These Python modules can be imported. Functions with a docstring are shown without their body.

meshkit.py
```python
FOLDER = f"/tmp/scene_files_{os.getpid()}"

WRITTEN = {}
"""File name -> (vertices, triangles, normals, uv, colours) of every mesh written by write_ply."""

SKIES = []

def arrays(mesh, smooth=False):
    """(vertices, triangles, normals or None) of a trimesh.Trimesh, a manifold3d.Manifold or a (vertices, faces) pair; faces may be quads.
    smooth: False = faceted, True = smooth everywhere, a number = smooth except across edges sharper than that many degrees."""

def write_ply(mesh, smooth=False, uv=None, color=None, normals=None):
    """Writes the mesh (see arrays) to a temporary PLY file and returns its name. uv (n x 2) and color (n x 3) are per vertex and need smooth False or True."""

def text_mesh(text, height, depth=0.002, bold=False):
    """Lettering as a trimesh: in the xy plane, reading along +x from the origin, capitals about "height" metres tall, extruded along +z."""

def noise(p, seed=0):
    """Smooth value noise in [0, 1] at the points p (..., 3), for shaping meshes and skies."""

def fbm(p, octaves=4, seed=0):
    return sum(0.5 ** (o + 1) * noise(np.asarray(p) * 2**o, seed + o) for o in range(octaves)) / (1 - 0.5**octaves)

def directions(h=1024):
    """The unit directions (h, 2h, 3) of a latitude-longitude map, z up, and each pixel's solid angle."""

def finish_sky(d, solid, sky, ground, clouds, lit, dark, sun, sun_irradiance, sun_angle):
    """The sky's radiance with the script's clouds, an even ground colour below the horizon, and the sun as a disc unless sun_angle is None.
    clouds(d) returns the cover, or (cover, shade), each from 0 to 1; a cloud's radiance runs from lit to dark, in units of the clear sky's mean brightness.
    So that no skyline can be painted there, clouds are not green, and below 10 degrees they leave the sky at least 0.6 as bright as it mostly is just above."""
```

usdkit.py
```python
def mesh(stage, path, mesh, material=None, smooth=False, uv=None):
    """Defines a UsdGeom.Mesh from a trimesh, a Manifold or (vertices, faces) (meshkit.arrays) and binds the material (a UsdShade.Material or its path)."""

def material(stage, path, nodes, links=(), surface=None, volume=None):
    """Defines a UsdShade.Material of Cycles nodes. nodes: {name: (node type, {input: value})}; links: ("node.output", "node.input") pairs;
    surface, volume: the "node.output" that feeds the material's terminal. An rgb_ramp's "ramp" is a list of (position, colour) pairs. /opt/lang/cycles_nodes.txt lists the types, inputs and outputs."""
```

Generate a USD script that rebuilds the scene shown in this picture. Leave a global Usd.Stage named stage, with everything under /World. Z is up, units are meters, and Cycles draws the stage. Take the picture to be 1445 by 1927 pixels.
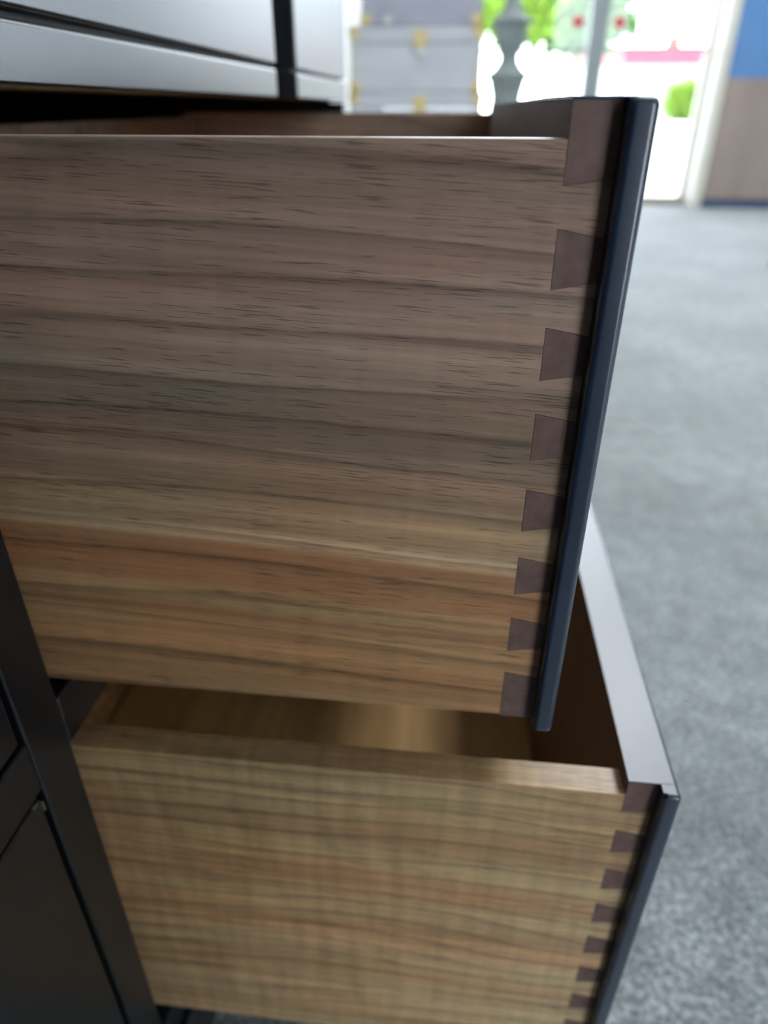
import math, random
import numpy as np, trimesh, usdkit, meshkit, manifold3d
from shapely.geometry import Polygon, box as sbox
from pxr import Usd, UsdGeom, UsdLux, UsdShade, Gf, Sdf

rng = np.random.default_rng(7)
stage = Usd.Stage.CreateInMemory()
UsdGeom.SetStageUpAxis(stage, UsdGeom.Tokens.z)
UsdGeom.SetStageMetersPerUnit(stage, 1.0)
UsdGeom.Xform.Define(stage, '/World')
UsdGeom.Scope.Define(stage, '/World/Looks')

# ------------------------------------------------------------------ camera
W_PX, H_PX, F_PX = 1445.0, 1927.0, 1305.07
EYE = np.array([0.17055, -0.22, 0.0078])
PITCH, YAW, ROLL = 0.52974, -0.10517, 0.00189
cp, sp, cy_, sy_ = math.cos(PITCH), math.sin(PITCH), math.cos(YAW), math.sin(YAW)
FWD = np.array([sy_ * cp, cy_ * cp, -sp]); RGT = np.array([cy_, -sy_, 0.0]); UPV = np.cross(RGT, FWD)
RGT, UPV = math.cos(ROLL) * RGT + math.sin(ROLL) * UPV, -math.sin(ROLL) * RGT + math.cos(ROLL) * UPV
cam = UsdGeom.Camera.Define(stage, '/World/camera')
m = np.eye(4); m[0, :3], m[1, :3], m[2, :3], m[3, :3] = RGT, UPV, -FWD, EYE
cam.AddTransformOp().Set(Gf.Matrix4d(m.tolist()))
cam.CreateHorizontalApertureAttr(36.0); cam.CreateVerticalApertureAttr(36.0 * H_PX / W_PX)
cam.CreateFocalLengthAttr(36.0 * F_PX / W_PX)
cam.CreateFStopAttr(8.6); cam.CreateFocusDistanceAttr(0.232)
cam.CreateClippingRangeAttr(Gf.Vec2f(0.01, 300.0))
cam.CreateExposureAttr(0.0)

# ------------------------------------------------------------------ sky: an even bright overcast
SKY, LAMP = 3.3, 14.0
dome = UsdLux.DomeLight.Define(stage, '/World/sky')
dome.CreateIntensityAttr(SKY); dome.CreateColorAttr(Gf.Vec3f(0.88, 0.97, 1.08))

# ------------------------------------------------------------------ helpers
def numbered(path):
    if not stage.GetPrimAtPath(path):
        return path
    n = 1
    while stage.GetPrimAtPath(f'{path}_{n:03d}'):
        n += 1
    return f'{path}_{n:03d}'

def data(o, **kw):
    p = o if isinstance(o, Usd.Prim) else o.GetPrim()
    for k, v in kw.items():
        if v:
            p.SetCustomDataByKey(k, v)
    return p

def obj(name, mesh, mat, parent=None, smooth=30, **kw):
    base = '/World' if parent is None else str(parent.GetPath())
    o = usdkit.mesh(stage, numbered(f'{base}/{name}'), mesh, mat, smooth=smooth)
    return data(o, **kw)

def thing(name, label=None, category=None, kind=None, group=None):
    x = UsdGeom.Xform.Define(stage, numbered('/World/' + name))
    return data(x, label=label, category=category, kind=kind, group=group)

def join(*ms):
    return trimesh.util.concatenate([x for x in ms])

def bx(x0, x1, y0, y1, z0, z1, b=0.0):
    """A box; with b, its edges chamfered by b."""
    if b <= 0:
        t = trimesh.creation.box(extents=(x1 - x0, y1 - y0, z1 - z0))
        t.apply_translation(((x0 + x1) / 2, (y0 + y1) / 2, (z0 + z1) / 2))
        return t
    pts = []
    for x, sx in ((x0, 1), (x1, -1)):
        for y, sy in ((y0, 1), (y1, -1)):
            for z, sz in ((z0, 1), (z1, -1)):
                pts += [(x, y + sy * b, z + sz * b), (x + sx * b, y, z + sz * b), (x + sx * b, y + sy * b, z)]
    return trimesh.Trimesh(*(lambda h: (h.vertices, h.faces))(trimesh.convex.convex_hull(np.array(pts))), process=False)

def rbx(x0, x1, y0, y1, z0, z1, r, seg=16):
    """A box with rounded edges."""
    s = manifold3d.Manifold.sphere(r, seg)
    ms = [s.translate((x, y, z)) for x in (x0 + r, x1 - r) for y in (y0 + r, y1 - r) for z in (z0 + r, z1 - r)]
    mm = manifold3d.Manifold.batch_hull(ms).to_mesh()
    return trimesh.Trimesh(mm.vert_properties[:, :3], mm.tri_verts, process=False)

def extr_y(poly, y0, y1):
    """A shapely polygon in (x, z) pushed from y0 to y1."""
    t = trimesh.creation.extrude_polygon(poly, y1 - y0, engine='earcut')
    v = t.vertices.copy()
    t.vertices = np.stack([v[:, 0], y1 - v[:, 2], v[:, 1]], 1)
    return t

def lathe(profile, at, sections=40):
    t = trimesh.creation.revolve(np.array(profile, float), sections=sections)
    t.apply_translation(at)
    return t

# ------------------------------------------------------------------ materials
def plain(name, color, rough=0.5, **kw):
    return usdkit.material(stage, '/World/Looks/' + name, {'p': ('principled_bsdf', {'base_color': color, 'roughness': rough, **kw})}, surface='p.BSDF')

def varied(name, c1, c2, scale=8.0, rough=0.6, bump=0.0, stretch=(1, 1, 1), bump_scale=None, detail=4.0, lo=0.35, hi=0.65, dist=0.001, **kw):
    n = {'g': ('geometry', {}), 'mp': ('mapping', {'scale': stretch}), 'n': ('noise_texture', {'scale': scale, 'detail': detail, 'roughness': 0.6}),
         'r': ('rgb_ramp', {'ramp': [(lo, c1), (hi, c2)]}), 'p': ('principled_bsdf', {'roughness': rough, **kw})}
    l = [('g.position', 'mp.vector'), ('mp.vector', 'n.vector'), ('n.fac', 'r.fac'), ('r.color', 'p.base_color')]
    if bump:
        n['nb'] = ('noise_texture', {'scale': bump_scale or scale, 'detail': 3.0}); n['b'] = ('bump', {'strength': bump, 'distance': dist})
        l += [('mp.vector', 'nb.vector'), ('nb.fac', 'b.height'), ('b.normal', 'p.normal')]
    return usdkit.material(stage, '/World/Looks/' + name, n, l, surface='p.BSDF')

def wood(name, stops, z_top, z_bot, tilt=0.055, warp=0.02, rough=0.42, ring_scale=62.0, ring_dark=0.62, ring_arch=1.5, figure=0.0, streak=(0.78, 1.12), gain=1.0, spec=0.35):
    """Board with its grain along x: colour bands over its height, growth-ring lines, fine streaks, pores, a cross figure."""
    stops = [(p, (gain * col[0], .96 * gain * col[1], gain * col[2])) for p, col in stops]
    g3 = lambda v: (v, v, v)
    n = {
        'g': ('geometry', {}),
        'rot': ('mapping', {'rotation': (0, -tilt, 0)}),
        'wm': ('mapping', {'scale': (2.6, 2.6, 9.0)}), 'wn': ('noise_texture', {'scale': 1.0, 'detail': 2.0}),
        'wo': ('math', {'math_type': 'multiply_add', 'value2': warp, 'value3': -warp / 2}),
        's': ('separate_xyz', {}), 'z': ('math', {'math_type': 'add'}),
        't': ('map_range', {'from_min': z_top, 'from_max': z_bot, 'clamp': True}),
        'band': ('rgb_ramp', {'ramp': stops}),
        # growth-ring lines
        'rm': ('mapping', {'scale': (1.5, 26.0, 26.0)}), 'rn': ('noise_texture', {'scale': 1.0, 'detail': 2.5, 'roughness': 0.5}),
        'r2m': ('mapping', {'scale': (3.2, 7.0, 7.0)}), 'r2n': ('noise_texture', {'scale': 1.0, 'detail': 1.0}),
        'ra': ('math', {'math_type': 'multiply_add', 'value2': ring_scale}), 'rb': ('math', {'math_type': 'multiply_add', 'value2': 2.6}), 'rc': ('math', {'math_type': 'multiply_add', 'value2': ring_arch}), 'rf': ('math', {'math_type': 'fraction'}),
        'sm': ('mapping', {'scale': (2.4, 130.0, 130.0)}), 'sn': ('noise_texture', {'scale': 1.0, 'detail': 4.0, 'roughness': 0.65}), 'sr': ('map_range', {'from_min': 0.33, 'from_max': 0.66, 'to_min': 0.75, 'to_max': 1.16, 'clamp': True}),
        'm6': ('mix_color', {'blend_type': 'multiply', 'fac': 1.0, 'use_clamp_result': False}),
        'rr': ('rgb_ramp', {'ramp': [(0.0, g3(.92)), (0.05, g3(1.04)), (0.5, g3(1.02)), (0.78, g3(.93)), (0.90, g3((ring_dark + .9) / 2)), (0.955, g3(ring_dark)), (1.0, g3(.8))]}),
        # fine streaks
        'fm': ('mapping', {'scale': (7, 330, 330)}), 'fn': ('noise_texture', {'scale': 1.0, 'detail': 5.0, 'roughness': 0.6}),
        'fr': ('map_range', {'from_min': 0.3, 'from_max': 0.7, 'to_min': streak[0], 'to_max': streak[1], 'clamp': True}),
        # pores: short dark dashes
        'pm': ('mapping', {'scale': (60, 1900, 1900)}), 'pn': ('noise_texture', {'scale': 1.0, 'detail': 1.0}),
        'pmask': ('mapping', {'scale': (9, 60, 60)}), 'pk': ('noise_texture', {'scale': 1.0, 'detail': 2.0}),
        'padd': ('math', {'math_type': 'multiply_add', 'value2': 0.35}),
        'pr': ('rgb_ramp', {'ramp': [(0.0, g3(1)), (0.785, g3(1)), (0.845, g3(0.56)), (1.0, g3(0.5))]}),
        # cross figure
        'cm': ('mapping', {'scale': (120, 14, 14)}), 'cn': ('noise_texture', {'scale': 1.0, 'detail': 2.0}),
        'cr': ('map_range', {'from_min': 0.3, 'from_max': 0.7, 'to_min': 1 - figure, 'to_max': 1 + figure, 'clamp': True}),
        # slow tint
        'tm': ('mapping', {'scale': (5, 5, 38)}), 'tn': ('noise_texture', {'scale': 1.0, 'detail': 2.0}),
        'tr': ('rgb_ramp', {'ramp': [(0.35, (0.93, 1.0, 1.0)), (0.65, (1.08, 0.98, 0.92))]}),
        'm1': ('mix_color', {'blend_type': 'multiply', 'fac': 1.0, 'use_clamp_result': False}), 'm2': ('mix_color', {'blend_type': 'multiply', 'fac': 1.0}),
        'm3': ('mix_color', {'blend_type': 'multiply', 'fac': 1.0}), 'm4': ('mix_color', {'blend_type': 'multiply', 'fac': 1.0}), 'm5': ('mix_color', {'blend_type': 'multiply', 'fac': 1.0}),
        'bh': ('math', {'math_type': 'multiply_add', 'value2': 0.4}),
        'b': ('bump', {'strength': 0.55, 'distance': 0.00022}),
        'p': ('principled_bsdf', {'roughness': rough, 'specular_ior_level': spec}),
    }
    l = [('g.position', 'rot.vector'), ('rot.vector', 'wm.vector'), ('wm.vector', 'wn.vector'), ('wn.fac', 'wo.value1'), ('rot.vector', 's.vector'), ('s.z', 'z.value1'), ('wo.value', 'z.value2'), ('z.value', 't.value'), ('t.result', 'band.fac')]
    for a in ('rm', 'r2m', 'sm', 'fm', 'pm', 'pmask', 'cm', 'tm'):
        l.append(('rot.vector', a + '.vector'))
    l += [('rm.vector', 'rn.vector'), ('r2m.vector', 'r2n.vector'), ('rn.fac', 'rb.value1'), ('r2n.fac', 'rc.value1'), ('s.z', 'ra.value1'), ('rc.value', 'ra.value3'), ('ra.value', 'rb.value3'), ('rb.value', 'rf.value1'), ('rf.value', 'rr.fac'), ('sm.vector', 'sn.vector'), ('sn.fac', 'sr.value'), ('fm.vector', 'fn.vector'), ('fn.fac', 'fr.value'), ('pm.vector', 'pn.vector'), ('pmask.vector', 'pk.vector'),
          ('pk.fac', 'padd.value1'), ('pn.fac', 'padd.value3'), ('padd.value', 'pr.fac'), ('cm.vector', 'cn.vector'), ('cn.fac', 'cr.value'), ('tm.vector', 'tn.vector'), ('tn.fac', 'tr.fac'),
          ('band.color', 'm1.a'), ('rr.color', 'm1.b'), ('m1.result', 'm2.a'), ('fr.result', 'm2.b'), ('m2.result', 'm3.a'), ('pr.color', 'm3.b'), ('m3.result', 'm4.a'), ('cr.result', 'm4.b'),
          ('m4.result', 'm5.a'), ('tr.color', 'm5.b'), ('m5.result', 'm6.a'), ('sr.result', 'm6.b'), ('m6.result', 'p.base_color'), ('pr.color', 'bh.value3'), ('fn.fac', 'bh.value1'), ('bh.value', 'b.height'), ('b.normal', 'p.normal')]
    return usdkit.material(stage, '/World/Looks/' + name, n, l, surface='p.BSDF')

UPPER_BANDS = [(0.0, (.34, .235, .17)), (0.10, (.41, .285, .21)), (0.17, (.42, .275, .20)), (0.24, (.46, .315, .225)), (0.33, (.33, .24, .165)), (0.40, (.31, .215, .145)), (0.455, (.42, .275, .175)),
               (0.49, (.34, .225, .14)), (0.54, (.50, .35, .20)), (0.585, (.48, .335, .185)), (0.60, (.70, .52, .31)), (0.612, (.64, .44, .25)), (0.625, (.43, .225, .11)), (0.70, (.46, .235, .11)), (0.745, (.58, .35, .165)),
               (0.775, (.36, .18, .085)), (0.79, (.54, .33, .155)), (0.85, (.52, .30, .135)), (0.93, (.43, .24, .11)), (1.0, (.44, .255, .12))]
LOWER_BANDS = [(0.0, (.52, .345, .165)), (0.10, (.60, .40, .19)), (0.2, (.47, .295, .14)), (0.28, (.64, .43, .205)), (0.36, (.58, .34, .155)), (0.42, (.68, .47, .23)), (0.52, (.60, .36, .165)), (0.6, (.71, .49, .245)), (0.7, (.62, .39, .18)),
               (0.8, (.76, .55, .285)), (0.9, (.66, .44, .215)), (1.0, (.76, .55, .29))]
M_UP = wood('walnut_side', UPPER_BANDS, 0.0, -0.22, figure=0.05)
M_LO = wood('acacia_side', LOWER_BANDS, -0.265, -0.519, tilt=0.02, warp=0.05, ring_scale=78.0, ring_dark=0.58, ring_arch=5.0, figure=0.14, rough=0.25, streak=(0.8, 1.1), spec=0.65, gain=1.05)
M_BOT = varied('golden_drawer_bottom', (.52, .31, .125), (.70, .44, .19), scale=1.0, stretch=(38, 3, 3), rough=0.65, specular_ior_level=0.2)
M_PIN = varied('dark_red_wood', (.135, .075, .06), (.19, .11, .09), scale=1.0, stretch=(160, 60, 160), rough=0.55)
M_SUB = varied('dark_red_wood_board', (.115, .062, .06), (.16, .088, .083), scale=1.0, stretch=(200, 8, 90), rough=0.5)
M_NAVY = varied('blue_black_lacquer', (.011, .022, .050), (.014, .027, .06), scale=30, rough=0.3, bump=0.12, bump_scale=900, dist=0.0002, ior=1.9)
M_FACE = varied('blue_black_gloss_lacquer', (.006, .009, .013), (.008, .011, .016), scale=30, rough=0.30, bump=0.22, bump_scale=800, dist=0.0002, ior=1.55)
M_CARC = varied('blackened_carcass', (.010, .012, .015), (.014, .016, .02), scale=20, rough=0.6)
M_BARE = plain('bare_wood_chip', (.16, .14, .11), 0.8)

M_CARPET = usdkit.material(stage, '/World/Looks/grey_carpet', {
    'g': ('geometry', {}), 'n1': ('noise_texture', {'scale': 170.0, 'detail': 4.0, 'roughness': 0.75}), 'n2': ('noise_texture', {'scale': 24.0, 'detail': 3.0}), 'n3': ('noise_texture', {'scale': 3.0, 'detail': 2.0}),
    'a': ('math', {'math_type': 'multiply_add', 'value2': 0.25}), 'a2': ('math', {'math_type': 'multiply_add', 'value2': 0.22}),
    'r': ('rgb_ramp', {'ramp': [(0.50, (.085, .095, .10)), (0.65, (.24, .265, .27)), (0.76, (.36, .39, .395)), (0.88, (.68, .72, .73))]}),
    'b': ('bump', {'strength': 0.9, 'distance': 0.006}), 'p': ('principled_bsdf', {'roughness': 0.95, 'sheen_weight': 0.8, 'sheen_roughness': 0.4, 'specular_ior_level': 0.2})},
    [('g.position', 'n1.vector'), ('g.position', 'n2.vector'), ('g.position', 'n3.vector'), ('n2.fac', 'a.value1'), ('n1.fac', 'a.value3'), ('n3.fac', 'a2.value1'), ('a.value', 'a2.value3'), ('a2.value', 'r.fac'), ('r.color', 'p.base_color'), ('n1.fac', 'b.height'), ('b.normal', 'p.normal')], surface='p.BSDF')
M_WALL = varied('pale_plaster', (.62, .61, .57), (.68, .67, .63), scale=6, rough=0.8)
M_WALLB = varied('beige_plaster', (.40, .34, .26), (.45, .385, .30), scale=6, rough=0.8)
M_CEIL = varied('white_ceiling', (.74, .74, .72), (.8, .8, .78), scale=5, rough=0.9)
M_BLUE = varied('blue_wall_paint', (.10, .24, .50), (.115, .26, .53), scale=4, rough=0.55)
M_WAINS = varied('lilac_brown_wood', (.30, .23, .20), (.37, .285, .25), scale=1.0, stretch=(6, 6, 1.2), rough=0.5)
M_BASE = varied('slate_blue_skirting', (.05, .09, .17), (.06, .10, .19), scale=5, rough=0.5)
M_ALU = varied('grey_aluminium', (.20, .23, .24), (.24, .27, .28), scale=5, rough=0.4)
M_JAMB = varied('cream_jamb', (.66, .62, .54), (.72, .68, .6), scale=5, rough=0.5)
M_SILL = varied('tan_threshold', (.30, .25, .20), (.36, .30, .24), scale=9, rough=0.5)
M_STICK = plain('red_sticker', (.55, .03, .07), 0.5)
M_GLASS = usdkit.material(stage, '/World/Looks/window_glass', {'f': ('fresnel', {'IOR': 1.45}), 't': ('transparent_bsdf', {'color': (.97, .98, .975)}), 'g': ('glossy_bsdf', {'roughness': 0.02, 'color': (1, 1, 1)}), 'm': ('mix_closure', {})},
                          [('f.fac', 'm.fac'), ('t.BSDF', 'm.closure1'), ('g.BSDF', 'm.closure2')], surface='m.closure')
M_TUBE = usdkit.material(stage, '/World/Looks/lamp_diffuser', {'e': ('emission', {'color': (.92, .97, 1.02), 'strength': LAMP})}, surface='e.emission')
M_STEEL = plain('white_enamel', (.7, .7, .7), 0.5)
M_TRUNK = varied('pale_grey_paint', (.50, .51, .55), (.56, .57, .61), scale=9, rough=0.5)
M_TRUNK2 = varied('lilac_grey_paint', (.34, .34, .41), (.38, .38, .45), scale=9, rough=0.5)
M_TRIM = varied('cream_edge_binding', (.52, .50, .45), (.58, .56, .5), scale=30, rough=0.6)
M_BRASS = plain('aged_brass', (.68, .55, .28), 0.5, metallic=0.5)
M_NICKEL = plain('pale_metal', (.85, .85, .82), 0.3, metallic=0.6)
M_STONE = varied('grey_green_stone', (.17, .20, .20), (.24, .27, .265), scale=14, rough=0.8)
M_PAVE = varied('pale_concrete', (.52, .52, .5), (.6, .6, .58), scale=0.7, rough=0.9)
M_WHITE = varied('white_render', (.5, .5, .49), (.56, .56, .55), scale=1.5, rough=0.8)
M_RED = varied('red_fascia_paint', (.42, .03, .06), (.46, .04, .07), scale=2, rough=0.5)
M_TERRA = varied('terracotta_block', (.13, .065, .045), (.17, .085, .06), scale=4, rough=0.8)
M_DOOR = varied('grey_shop_door', (.2, .22, .24), (.25, .27, .29), scale=4, rough=0.5)
M_BARK = varied('bark', (.10, .075, .05), (.16, .12, .08), scale=6, stretch=(4, 4, 1), rough=0.9)
def leaf_mat(name, c1, c2):
    return usdkit.material(stage, '/World/Looks/' + name, {'g': ('geometry', {}), 'r': ('rgb_ramp', {'ramp': [(0.0, c1), (1.0, c2)]}), 'd': ('diffuse_bsdf', {}), 't': ('translucent_bsdf', {}), 'm': ('mix_closure', {'fac': 0.45})},
                           [('g.random_per_island', 'r.fac'), ('r.color', 'd.color'), ('r.color', 't.color'), ('d.BSDF', 'm.closure1'), ('t.BSDF', 'm.closure2')], surface='m.closure')
M_LEAF = leaf_mat('green_leaves', (.10, .20, .04), (.24, .38, .09))
M_LEAF2 = leaf_mat('yellow_green_leaves', (.20, .32, .05), (.38, .50, .13))
M_LEG = plain('pale_table_leg', (.45, .5, .5), 0.4)
M_FOOT = plain('dark_rubber_foot', (.03, .06, .075), 0.6)

# ------------------------------------------------------------------ the room
FL, CE = -0.63, 2.15
X0, X1, Y0, Y1 = -0.52, 5.2, -2.5, 5.72
obj('floor', bx(X0 - .1, X1 + .1, Y0 - .1, Y1 + .06, FL - .05, FL), M_CARPET, smooth=False, kind='structure', label='mottled grey carpet running to the glazed shopfront', category='floor')
obj('ceiling', bx(X0 - .1, X1 + .1, Y0 - .1, Y1 + .2, CE, CE + .12), M_CEIL, smooth=False, kind='structure', label='white ceiling above the showroom', category='ceiling')
obj('wall_left', bx(X0 - .1, X0, Y0, Y1 + .1, FL, CE), M_WALL, smooth=False, kind='structure', label='pale plaster wall behind the dresser', category='wall')
YB, BW0, BW1 = -2.5, 1.45, 2.75      # back wall and the tall window in it
wb = thing('wall_back', 'warm beige wall behind the camera with one tall window', 'wall', 'structure')
obj('wall_face', join(bx(X0, BW0, YB - .1, YB, FL, CE), bx(BW1, X1, YB - .1, YB, FL, CE), bx(BW0, BW1, YB - .1, YB, CE - .2, CE)), M_WALLB, wb, smooth=False)
w4 = thing('window_3', 'tall window in the beige wall behind the camera', 'window', 'structure')
for a, b in ((BW0, BW0 + .05), (BW1 - .05, BW1)):
    obj('frame', bx(a, b, YB - .08, YB - .02, FL, CE - .2), M_ALU, w4, smooth=False)
obj('pane', bx(BW0 + .05, BW1 - .05, YB - .053, YB - .047, FL, CE - .2), M_GLASS, w4, smooth=False)
obj('wall_right', bx(X1, X1 + .12, Y0, Y1 + .1, FL, CE), M_WALL, smooth=False, kind='structure', label='pale plaster wall on the far right of the showroom', category='wall')

# front: shopfront with a pair of glass door leaves meeting at x = 1.04
JX0, JX1, HEAD = 1.805, 1.875, CE - 0.18
obj('trim_1', bx(X0, X1, Y1 - .02, Y1 + .12, HEAD, CE), M_WALL, smooth=False, kind='structure', label='plaster lintel over the shopfront glass', category='lintel')
w1 = thing('window_1', 'glazed shopfront beside the blue wall with red dots on its panes', 'window', 'structure')
for a, b in ((X0, -.47), (.965, 1.036), (1.040, 1.085)):
    obj('mullion', bx(a, b, Y1 - .02, Y1 + .05, FL + .05, HEAD, .006), M_ALU, w1)
obj('jamb', rbx(JX0, JX1, 5.455, Y1 + .06, FL, HEAD, .012, 12), M_JAMB, w1)
obj('jamb', bx(JX0 - .03, JX0, Y1 - .02, Y1 + .05, FL + .05, HEAD, .006), M_JAMB, w1)
for a, b in ((-.47, .965), (1.085, JX0 - .03)):
    obj('pane', bx(a, b, Y1 + .012, Y1 + .018, FL + .05, HEAD), M_GLASS, w1, smooth=False)
    obj('push_bar', bx(a, b, Y1 - .006, Y1 + .034, .335, .352, .004), M_ALU, w1)
obj('threshold', bx(X0, JX0, Y1 - .06, Y1 + .06, FL, FL + .05, .008), M_SILL, w1)
for x, z in ((.883, .512), (1.165, .505)):
    d = trimesh.creation.cylinder(radius=.036, height=.003, sections=28); d.apply_transform(trimesh.transformations.rotation_matrix(math.pi / 2, (1, 0, 0))); d.apply_translation((x, Y1 + .009, z))
    obj('sticker', d, M_STICK, w1, label='round red safety dot')
# blue wall with wood panelling, right of the door
PX0, PX1, PY = JX1, 3.0, 5.46
wp = thing('wall_front', 'blue painted wall with lilac-brown wood panelling below, right of the shopfront', 'wall', 'structure')
obj('painted_wall', bx(PX0 + .001, PX1, PY + .01, Y1 + .1, .172, CE), M_BLUE, wp, smooth=False)
obj('panelling', bx(PX0 + .001, PX1, PY, Y1 + .1, FL + .062, .172, .004), M_WAINS, wp)
obj('baseboard', bx(PX0 + .012, PX1 - .012, PY + .012, Y1 + .1, FL, FL + .062), M_BASE, wp, smooth=False)
w2 = thing('window_2', 'glazed shopfront on the far right of the blue wall', 'window', 'structure')
for a, b in ((PX1, PX1 + .06), (4.05, 4.11), (X1 - .06, X1)):
    obj('mullion', bx(a, b, Y1 - .02, Y1 + .05, FL + .05, HEAD, .006), M_ALU, w2)
for a, b in ((PX1 + .06, 4.05), (4.11, X1 - .06)):
    obj('pane', bx(a, b, Y1 + .012, Y1 + .018, FL + .05, HEAD), M_GLASS, w2, smooth=False)
obj('threshold', bx(PX1, X1, Y1 - .06, Y1 + .06, FL, FL + .05, .008), M_SILL, w2)

# ceiling lamps: one row of square-edged light panels over the aisle
for k, y in enumerate((1.3, 2.6, 3.9, 5.2)):
    t = thing('ceiling_lamp', 'flat white ceiling light panel, ' + ('nearest the dresser', 'second from the dresser', 'third from the dresser', 'nearest the shopfront')[k] + ' in the row', 'lamp', group='ceiling light panels')
    obj('housing', bx(.80, 1.44, y - .62, y + .30, CE - .03, CE - .001, .004), M_STEEL, t)
    obj('diffuser', bx(.83, 1.41, y - .59, y + .27, CE - .036, CE - .0301), M_TUBE, t, smooth=False)

# ------------------------------------------------------------------ the dresser
ZT = dict(rail0=(.0130, .0362), rail1=(-.2525, -.2243), rail2=(-.565, -.530), rail3=(.203, .222))
YN0, YN1, YM0, YM1, YF0, YF1 = -.80, -.770, -.0345, -.0092, .8615, .888   # near, middle and far stiles
dr = thing('dresser', 'long blue-black lacquered dresser with two wooden drawers pulled out', 'dresser')
XB = -.49
body = [bx(XB, -.022, YN0, YN0 + .018, FL + .06, .222), bx(XB, -.022, YF1 - .018, YF1, FL + .06, .222), bx(XB, XB + .008, YN0, YF1, FL + .06, .222), bx(XB, -.022, -.031, -.013, FL + .06, .222),
        bx(XB, -.022, YN0, YF1, -.56, -.545)]
for z in (.018, -.240):
    body.append(bx(XB, -.022, YN0 + .018, YF1 - .018, z, z + .010))
obj('body', join(*body), M_CARC, dr, smooth=False)
obj('top_board', rbx(XB - .01, .022, YN0 - .012, YF1 + .012, .2222, .247, .005), M_FACE, dr)
obj('plinth', bx(XB, .006, YN0 - .004, YF1 + .004, FL, -.566, .003), M_CARC, dr)
for y0, y1 in ((YN0, YN1), (YM0, YM1), (YF0, YF1)):
    obj('stile', rbx(-.022, 0, y0, y1, -.5655, .222 if y0 < .8 else .0115, .0014, 12), M_FACE, dr)
for zk, (z0, z1) in ZT.items():
    for y0, y1 in ((YN1, YM0), (YM1, YF0)):
        if zk == 'rail0' and y0 == YM1: continue
        obj('rail', rbx(-.022, 0, y0, y1, z0, z1, .0016, 12), M_FACE, dr)
# closed drawers: only their fronts face the room
G = .0025
def closed(z0, z1, y0, y1, label=None):
    d = obj('drawer', rbx(-.020, -.0004, y0 + G, y1 - G, z0 + G, z1 - G, .0022, 14), M_FACE, dr, label=label)
    obj('drawer_box', join(bx(-.40, -.0205, y0 + .012, y0 + .024, z0 + .012, z1 - .02), bx(-.40, -.0205, y1 - .024, y1 - .012, z0 + .012, z1 - .02), bx(-.40, -.39, y0 + .024, y1 - .024, z0 + .012, z1 - .02), bx(-.39, -.0205, y0 + .024, y1 - .024, z0 + .012, z0 + .02)), M_LO, d, smooth=False)
    return d
def top_drawer(y0, y1, label):
    d = obj('drawer', rbx(-.021, 0, y0, y1, .0388, .2015, .0022, 14), M_FACE, dr, label=label)
    obj('bottom_strip', rbx(-.021, 0, y0, y1, .0132, .0360, .0026, 14), M_FACE, d)
    obj('groove_back', bx(-.021, -.007, y0 + .002, y1 - .002, .035, .040), M_CARC, d, smooth=False)
top_drawer(YM1 + .002, .488, 'closed glossy top drawer with a grooved front, nearer one')
top_drawer(.572, .8868, 'closed glossy top drawer with a grooved front, farther one')
obj('stile', bx(-.04, -.0215, .476, .584, .0135, .203), M_CARC, dr, smooth=False)
obj('rail', bx(-.04, -.0215, YM1, .474, .020, .036), M_CARC, dr, smooth=False)
obj('rail', bx(-.04, -.0215, .586, YF1 - .018, .020, .036), M_CARC, dr, smooth=False)
closed(.0362, .203, YN1, YM0)
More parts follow.
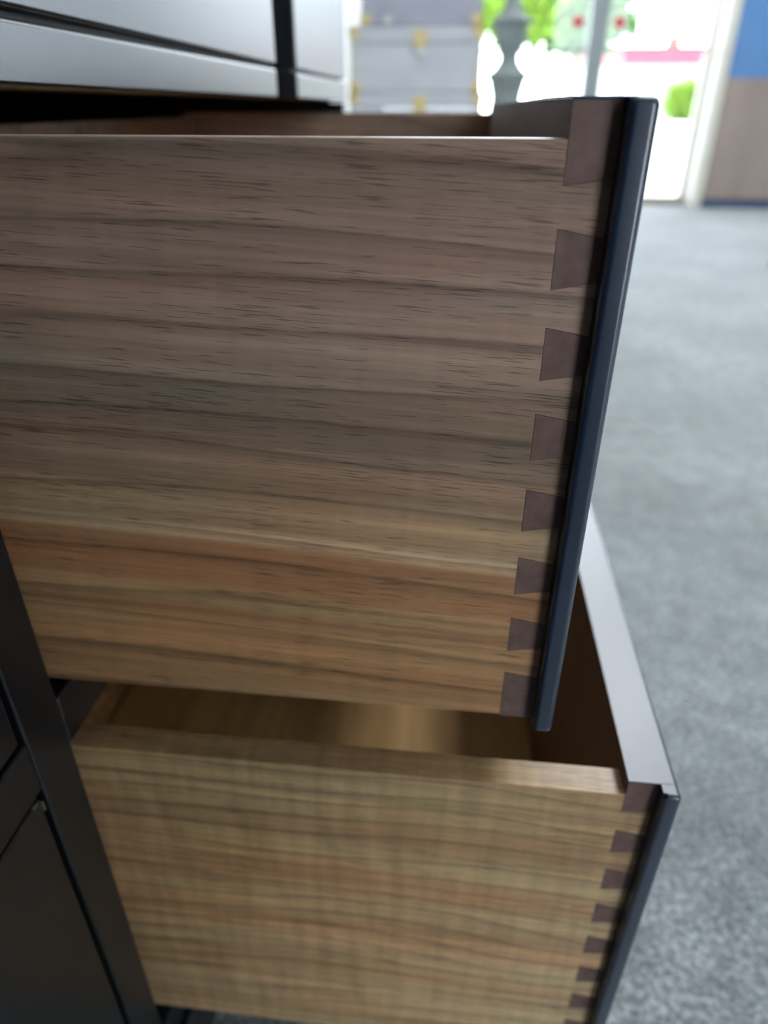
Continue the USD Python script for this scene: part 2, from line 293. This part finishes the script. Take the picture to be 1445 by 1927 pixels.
closed(-.2243, .0130, YN1, YM0)
low = closed(-.530, -.2525, YN1, YM0, 'closed drawer with a chipped top corner')
for (y0, y1, z0, z1) in ((YM0 - G - .0006, YM0 - G + .0002, -.2635, -.2575), (YM0 - G - .0060, YM0 - G - .003, -.2560, -.2550)):
    obj('paint_chip', rbx(-.0020, .0001, y0, y1, z0, z1, .0004, 8), M_BARE, low, label='pale worn chip in the black paint')

def open_drawer(label, xp, xs, xf, zt, zb, ztf, zbf, pins, top_pin, bottom_pin, mat, boards):
    """xp: inner face of the lining; xs: its outer face = back of the painted front; xf: outer face of that front. Near side board stands at y = 0 .. TH."""
    TH, WI, LEN = .0144, .8376, .43
    xb = xs - LEN
    side = sbox(xb, zb, xs - .00015, zt)
    polys = []
    for zc, w in pins:
        polys.append(Polygon([(xp, zc - w / 2), (xs, zc - w * .36), (xs, zc + w * .36), (xp, zc + w / 2)]))
    tp = Polygon([(xp, ztf - .0008), (xs, ztf - .0008), (xs, top_pin + .0022), (xp, top_pin)])
    bp = Polygon([(xp, bottom_pin), (xs, bottom_pin - .0022), (xs, zb - .0008), (xp, zb - .0008)])
    polys += [tp, bp]
    cut = side
    for q in polys:
        cut = cut.difference(q.buffer(.00012, join_style=2))
    near = extr_y(cut, 0, TH)
    far = bx(xb, xp, WI, WI + TH, zb, zt, .0006)
    back = bx(xb, xb + .012, TH, WI, zb + .012, zt - .006)
    d = obj('drawer', join(near, far, back), mat, dr, smooth=False, label=label)
    for q in polys:
        obj('dovetail', extr_y(q, -.00015, TH), M_PIN, d, smooth=False)
    obj('front_lining', bx(xp, xs - .0002, TH + .0001, WI + TH, zb + .0005, ztf - .0008), M_SUB, d, smooth=False, label='dark red-brown inner face of the drawer front')
    obj('drawer_front', join(rbx(xs, xf, -.0072, WI + TH + .0072, zbf, ztf, .0022, 20), bx(xp - .0003, xf - .0021, -.0003, WI + TH, ztf - .0007, ztf + .00005), bx(xs, xf - .0021, -.0051, 0, ztf - .0007, ztf + .00005)), M_NAVY, d, label='blue-black lacquered front board')
    obj('drawer_bottom', bx(xb + .012, xp, TH, WI, zb + .0045, zb + .009), M_BOT, d, smooth=False, label='golden wooden bottom board')
    return d
s, w = .02876, .01712
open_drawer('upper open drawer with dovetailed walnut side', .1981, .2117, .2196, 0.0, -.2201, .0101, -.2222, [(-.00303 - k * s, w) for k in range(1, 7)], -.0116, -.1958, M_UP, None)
s, w = .03045, .01738
open_drawer('lower open drawer, pulled out further, with streaked yellow-brown side', .2592, .2731, .2810, -.2652, -.5189, -.2555, -.5275, [(-.2689 - k * s, w) for k in range(1, 8)], -.2776, -.5040, M_LO, None)

wd = thing('wardrobe', 'tall black wardrobe standing behind the camera at the end of the dresser', 'wardrobe')
obj('body', join(bx(-.51, .60, -1.42, -.84, FL + .06, 1.35, .004), bx(-.47, .56, -1.40, -.86, FL, FL + .06), bx(-.515, .615, -1.43, -.83, 1.3505, 1.39, .004)), M_CARC, wd)
for a, b in ((-1.41, -1.132), (-1.128, -.85)):
    k = obj('wardrobe_door', rbx(.6005, .62, a, b, FL + .08, 1.33, .003, 12), M_CARC, wd)

# ------------------------------------------------------------------ stack of trunks beyond the dresser
def trunk(x0, x1, y0, y1, z0, z1, label, mat, clasp=True, trim=True):
    t = thing('trunk', label, 'trunk')
    zl = z1 - .055 if clasp else z1 - .06
    obj('body', rbx(x0, x1, y0, y1, z0, zl - .001, .006, 12), mat, t)
    obj('lid', rbx(x0, x1, y0, y1, zl + .001, z1, .006, 12), mat, t)
    if trim:
        for a in (x0 - .002, x1 - .022):
            obj('edge_binding', bx(a, a + .024, y0 - .003, y0 + .02, z0 + .004, z1 - .004, .002), M_TRIM, t)
    for sx in (0, 1):
        for sy in (0, 1):
            for sz in (0, 1):
                cx, cyy, cz = (x0, x1)[sx], (y0, y1)[sy], (z0, z1)[sz]
                ux, uy, uz = (1, -1)[sx], (1, -1)[sy], (1, -1)[sz]
                L, e = .036, .0045
                pl = []
                for k in range(3):     # three small plates meeting at the corner
                    lo_, hi_ = np.array([cx - ux * e, cyy - uy * e, cz - uz * (.0008 if sz == 0 else .0008)]), np.array([cx + ux * L, cyy + uy * L, cz + uz * L])
                    hi_[k] = lo_[k] + (ux, uy, uz)[k] * .006
                    a, b = np.minimum(lo_, hi_), np.maximum(lo_, hi_)
                    pl.append(bx(a[0], b[0], a[1], b[1], a[2], b[2], .0015))
                obj('corner_bracket', join(*pl), M_BRASS, t)
    xm = x0 + (x1 - x0) * .535
    if clasp:
        obj('hasp', bx(xm - .026, xm + .026, y0 - .008, y0 + .002, zl - .012, z1 - .012, .002), M_BRASS, t)
        obj('lock_plate', rbx(xm - .017, xm + .017, y0 - .012, y0 + .001, zl - .042, zl - .013, .005, 12), M_NICKEL, t, label='pale metal lock plate')
    return t
TY = 3.0
trunk(-.31, .215, TY, TY + .42, FL, .053, 'tall pale grey trunk with brass corners, lowest of its stack', M_TRUNK, clasp=True)
trunk(-.306, .205, TY + .004, TY + .42, .0545, .272, 'pale grey trunk with brass corners and hasp, middle of the stack', M_TRUNK)
t3 = trunk(-.262, .198, TY + .012, TY + .41, .2735, .50, 'darker lilac-grey trunk on top of the pale trunks', M_TRUNK2, trim=False)
c = trimesh.creation.cylinder(radius=.014, height=.008, sections=20); c.apply_transform(trimesh.transformations.rotation_matrix(math.pi / 2, (1, 0, 0))); c.apply_translation((-.158, TY + .008, .292))
obj('stud', c, M_NICKEL, t3, label='round pale stud')

# ------------------------------------------------------------------ turned stone urn on its column
UX, UY = .368, 4.3
u = thing('urn', 'grey-green turned stone urn on a pedestal in front of the shopfront', 'urn')
obj('pedestal', join(bx(UX - .14, UX + .14, UY - .14, UY + .14, FL, FL + .06, .006), lathe([(0, FL + .06), (.125, FL + .06), (.128, FL + .09), (.095, FL + .12), (.082, FL + .2), (.084, -.12), (.10, -.05), (.088, -.02), (.080, .02), (.082, .06), (.092, .10), (.098, .125), (.0, .126)], (UX, UY, 0))), M_STONE, u, smooth=40)
obj('bowl', lathe([(0, .126), (.098, .126), (.115, .146), (.112, .158), (.082, .176), (.062, .20), (.050, .222), (.049, .24), (.060, .262), (.076, .295), (.085, .33), (.089, .36), (.090, .374), (.108, .387), (.109, .398), (.092, .408), (0, .409)], (UX, UY, 0)), M_STONE, u, smooth=40)
obj('finial', lathe([(0, .409), (.078, .410), (.058, .43), (.047, .45), (.042, .475), (.038, .50), (.044, .52), (.06, .55), (.06, .58), (.036, .62), (.014, .65), (0, .66)], (UX, UY, 0)), M_STONE, u, smooth=40)

# ------------------------------------------------------------------ display table whose leg enters at the right edge
tb = thing('display_table', 'pale table standing at the right edge of the carpet', 'table')
TX, TYY = 1.612, 3.27
for ax in (0, .9):
    for ay in (0, -.7):
        obj('leg', lathe([(0, FL + .09), (.019, FL + .09), (.024, -.02), (0, -.02)], (TX + ax, TYY + ay, 0), 20), M_LEG, tb, smooth=40)
        obj('foot', lathe([(0, FL), (.03, FL), (.031, FL + .01), (.027, FL + .09), (0, FL + .0905)], (TX + ax, TYY + ay, 0), 20), M_FOOT, tb, smooth=40, label='dark rubber foot')
obj('tabletop', rbx(TX - .02, TX + .96, TYY - .75, TYY + .05, -.0195, .01, .006, 12), M_LEG, tb)

# ------------------------------------------------------------------ outside
obj('pavement', bx(-60, 90, Y1 + .06, 110, FL - .25, FL - .02), M_PAVE, smooth=False, kind='structure', label='pale sunlit pavement outside the shopfront', category='pavement')
def leaves(center, radii, n, size, seed):
    r = np.random.default_rng(seed)
    blobs = np.array([center + r.normal(size=3) * np.array(radii) * .45 for _ in range(26)])
    P = blobs[r.integers(0, len(blobs), n)] + r.normal(size=(n, 3)) * np.array(radii) * .2
    a = r.normal(size=(n, 3)); a /= np.linalg.norm(a, axis=1, keepdims=True)
    b = np.cross(a, r.normal(size=(n, 3))); b /= np.linalg.norm(b, axis=1, keepdims=True)
    c = np.cross(a, b); sz = size * r.uniform(.6, 1.3, (n, 1))
    v = np.stack([P - a * sz, P + b * sz * .45 + c * sz * .15, P + a * sz, P - b * sz * .45 + c * sz * .15], 1).reshape(-1, 3)
    i = np.arange(n)[:, None] * 4
    f = np.concatenate([i + [[0, 1, 2]], i + [[0, 2, 3]]], 0)
    return trimesh.Trimesh(v, f, process=False)
def tree(name, x, y, trunk_h, radii, zc, n, size, mat, seed, label, category='tree'):
    t = thing(name, label, category)
    g = FL - .02
    obj('trunk', lathe([(0, g), (.05 + .05 * trunk_h, g), (.03 + .03 * trunk_h, g + trunk_h * .5), (.02 + .02 * trunk_h, g + trunk_h), (0, g + trunk_h)], (x, y, 0), 14), M_BARK, t, smooth=40)
    obj('foliage', leaves(np.array([x, y, zc]), radii, n, size, seed), mat, t, smooth=False, kind='stuff')
def px(pxx, pyy, y):     # world point at distance y seen in the photograph's pixel: used to lay out the street once
    d = FWD + (pxx - W_PX / 2) / F_PX * RGT - (pyy - H_PX / 2) / F_PX * UPV
    return EYE + d * (y - EYE[1]) / d[1]
tree('street_tree', 1.35, 26.0, 2.2, (1.4, 1.0, 1.0), 2.5, 3000, .17, M_LEAF2, 11, 'light green street tree seen behind the urn')
tree('street_tree', 3.75, 29.0, 2.4, (1.7, 1.1, 1.15), 2.75, 5200, .2, M_LEAF, 12, 'green street tree seen left of the door stile')
tree('street_tree', 17.2, 42.0, 3.6, (1.0, 1.0, 1.4), 3.1, 1500, .18, M_LEAF2, 14, 'yellow-green tree seen beside the cream jamb')
tree('shrub', 11.2, 42.0, .7, (1.7, 1.0, 1.15), .15, 5200, .14, M_LEAF2, 13, 'round yellow-green shrub seen low in the right pane', 'shrub')
sh = thing('shop_building', 'white single-storey shop with a red fascia across the street', 'building')
g = FL - .02
obj('wall', bx(5.9, 13.8, 47.6, 49.8, g, 2.9), M_WHITE, sh, smooth=False)
obj('fascia', bx(5.7, 13.6, 47.3, 47.6, 2.05, 2.88, .02), M_RED, sh, label='red fascia board')
obj('shop_door', bx(8.2, 9.1, 47.55, 47.62, g, 1.5, .01), M_DOOR, sh)
obj('shop_window', bx(10.2, 12.6, 47.56, 47.62, .2, 1.4, .01), M_WHITE, sh)
obj('chimney', bx(11.2, 11.85, 48.5, 49.2, 2.9, 3.45, .02), M_TERRA, sh, label='terracotta chimney block')
obj('sign_post', bx(12.55, 12.63, 48.0, 48.08, 2.9, 4.12), M_WHITE, sh, smooth=False)
obj('sign_board', bx(11.9, 12.7, 47.95, 48.0, 3.98, 4.2, .01), M_TERRA, sh, label='small tan sign board above the roof')
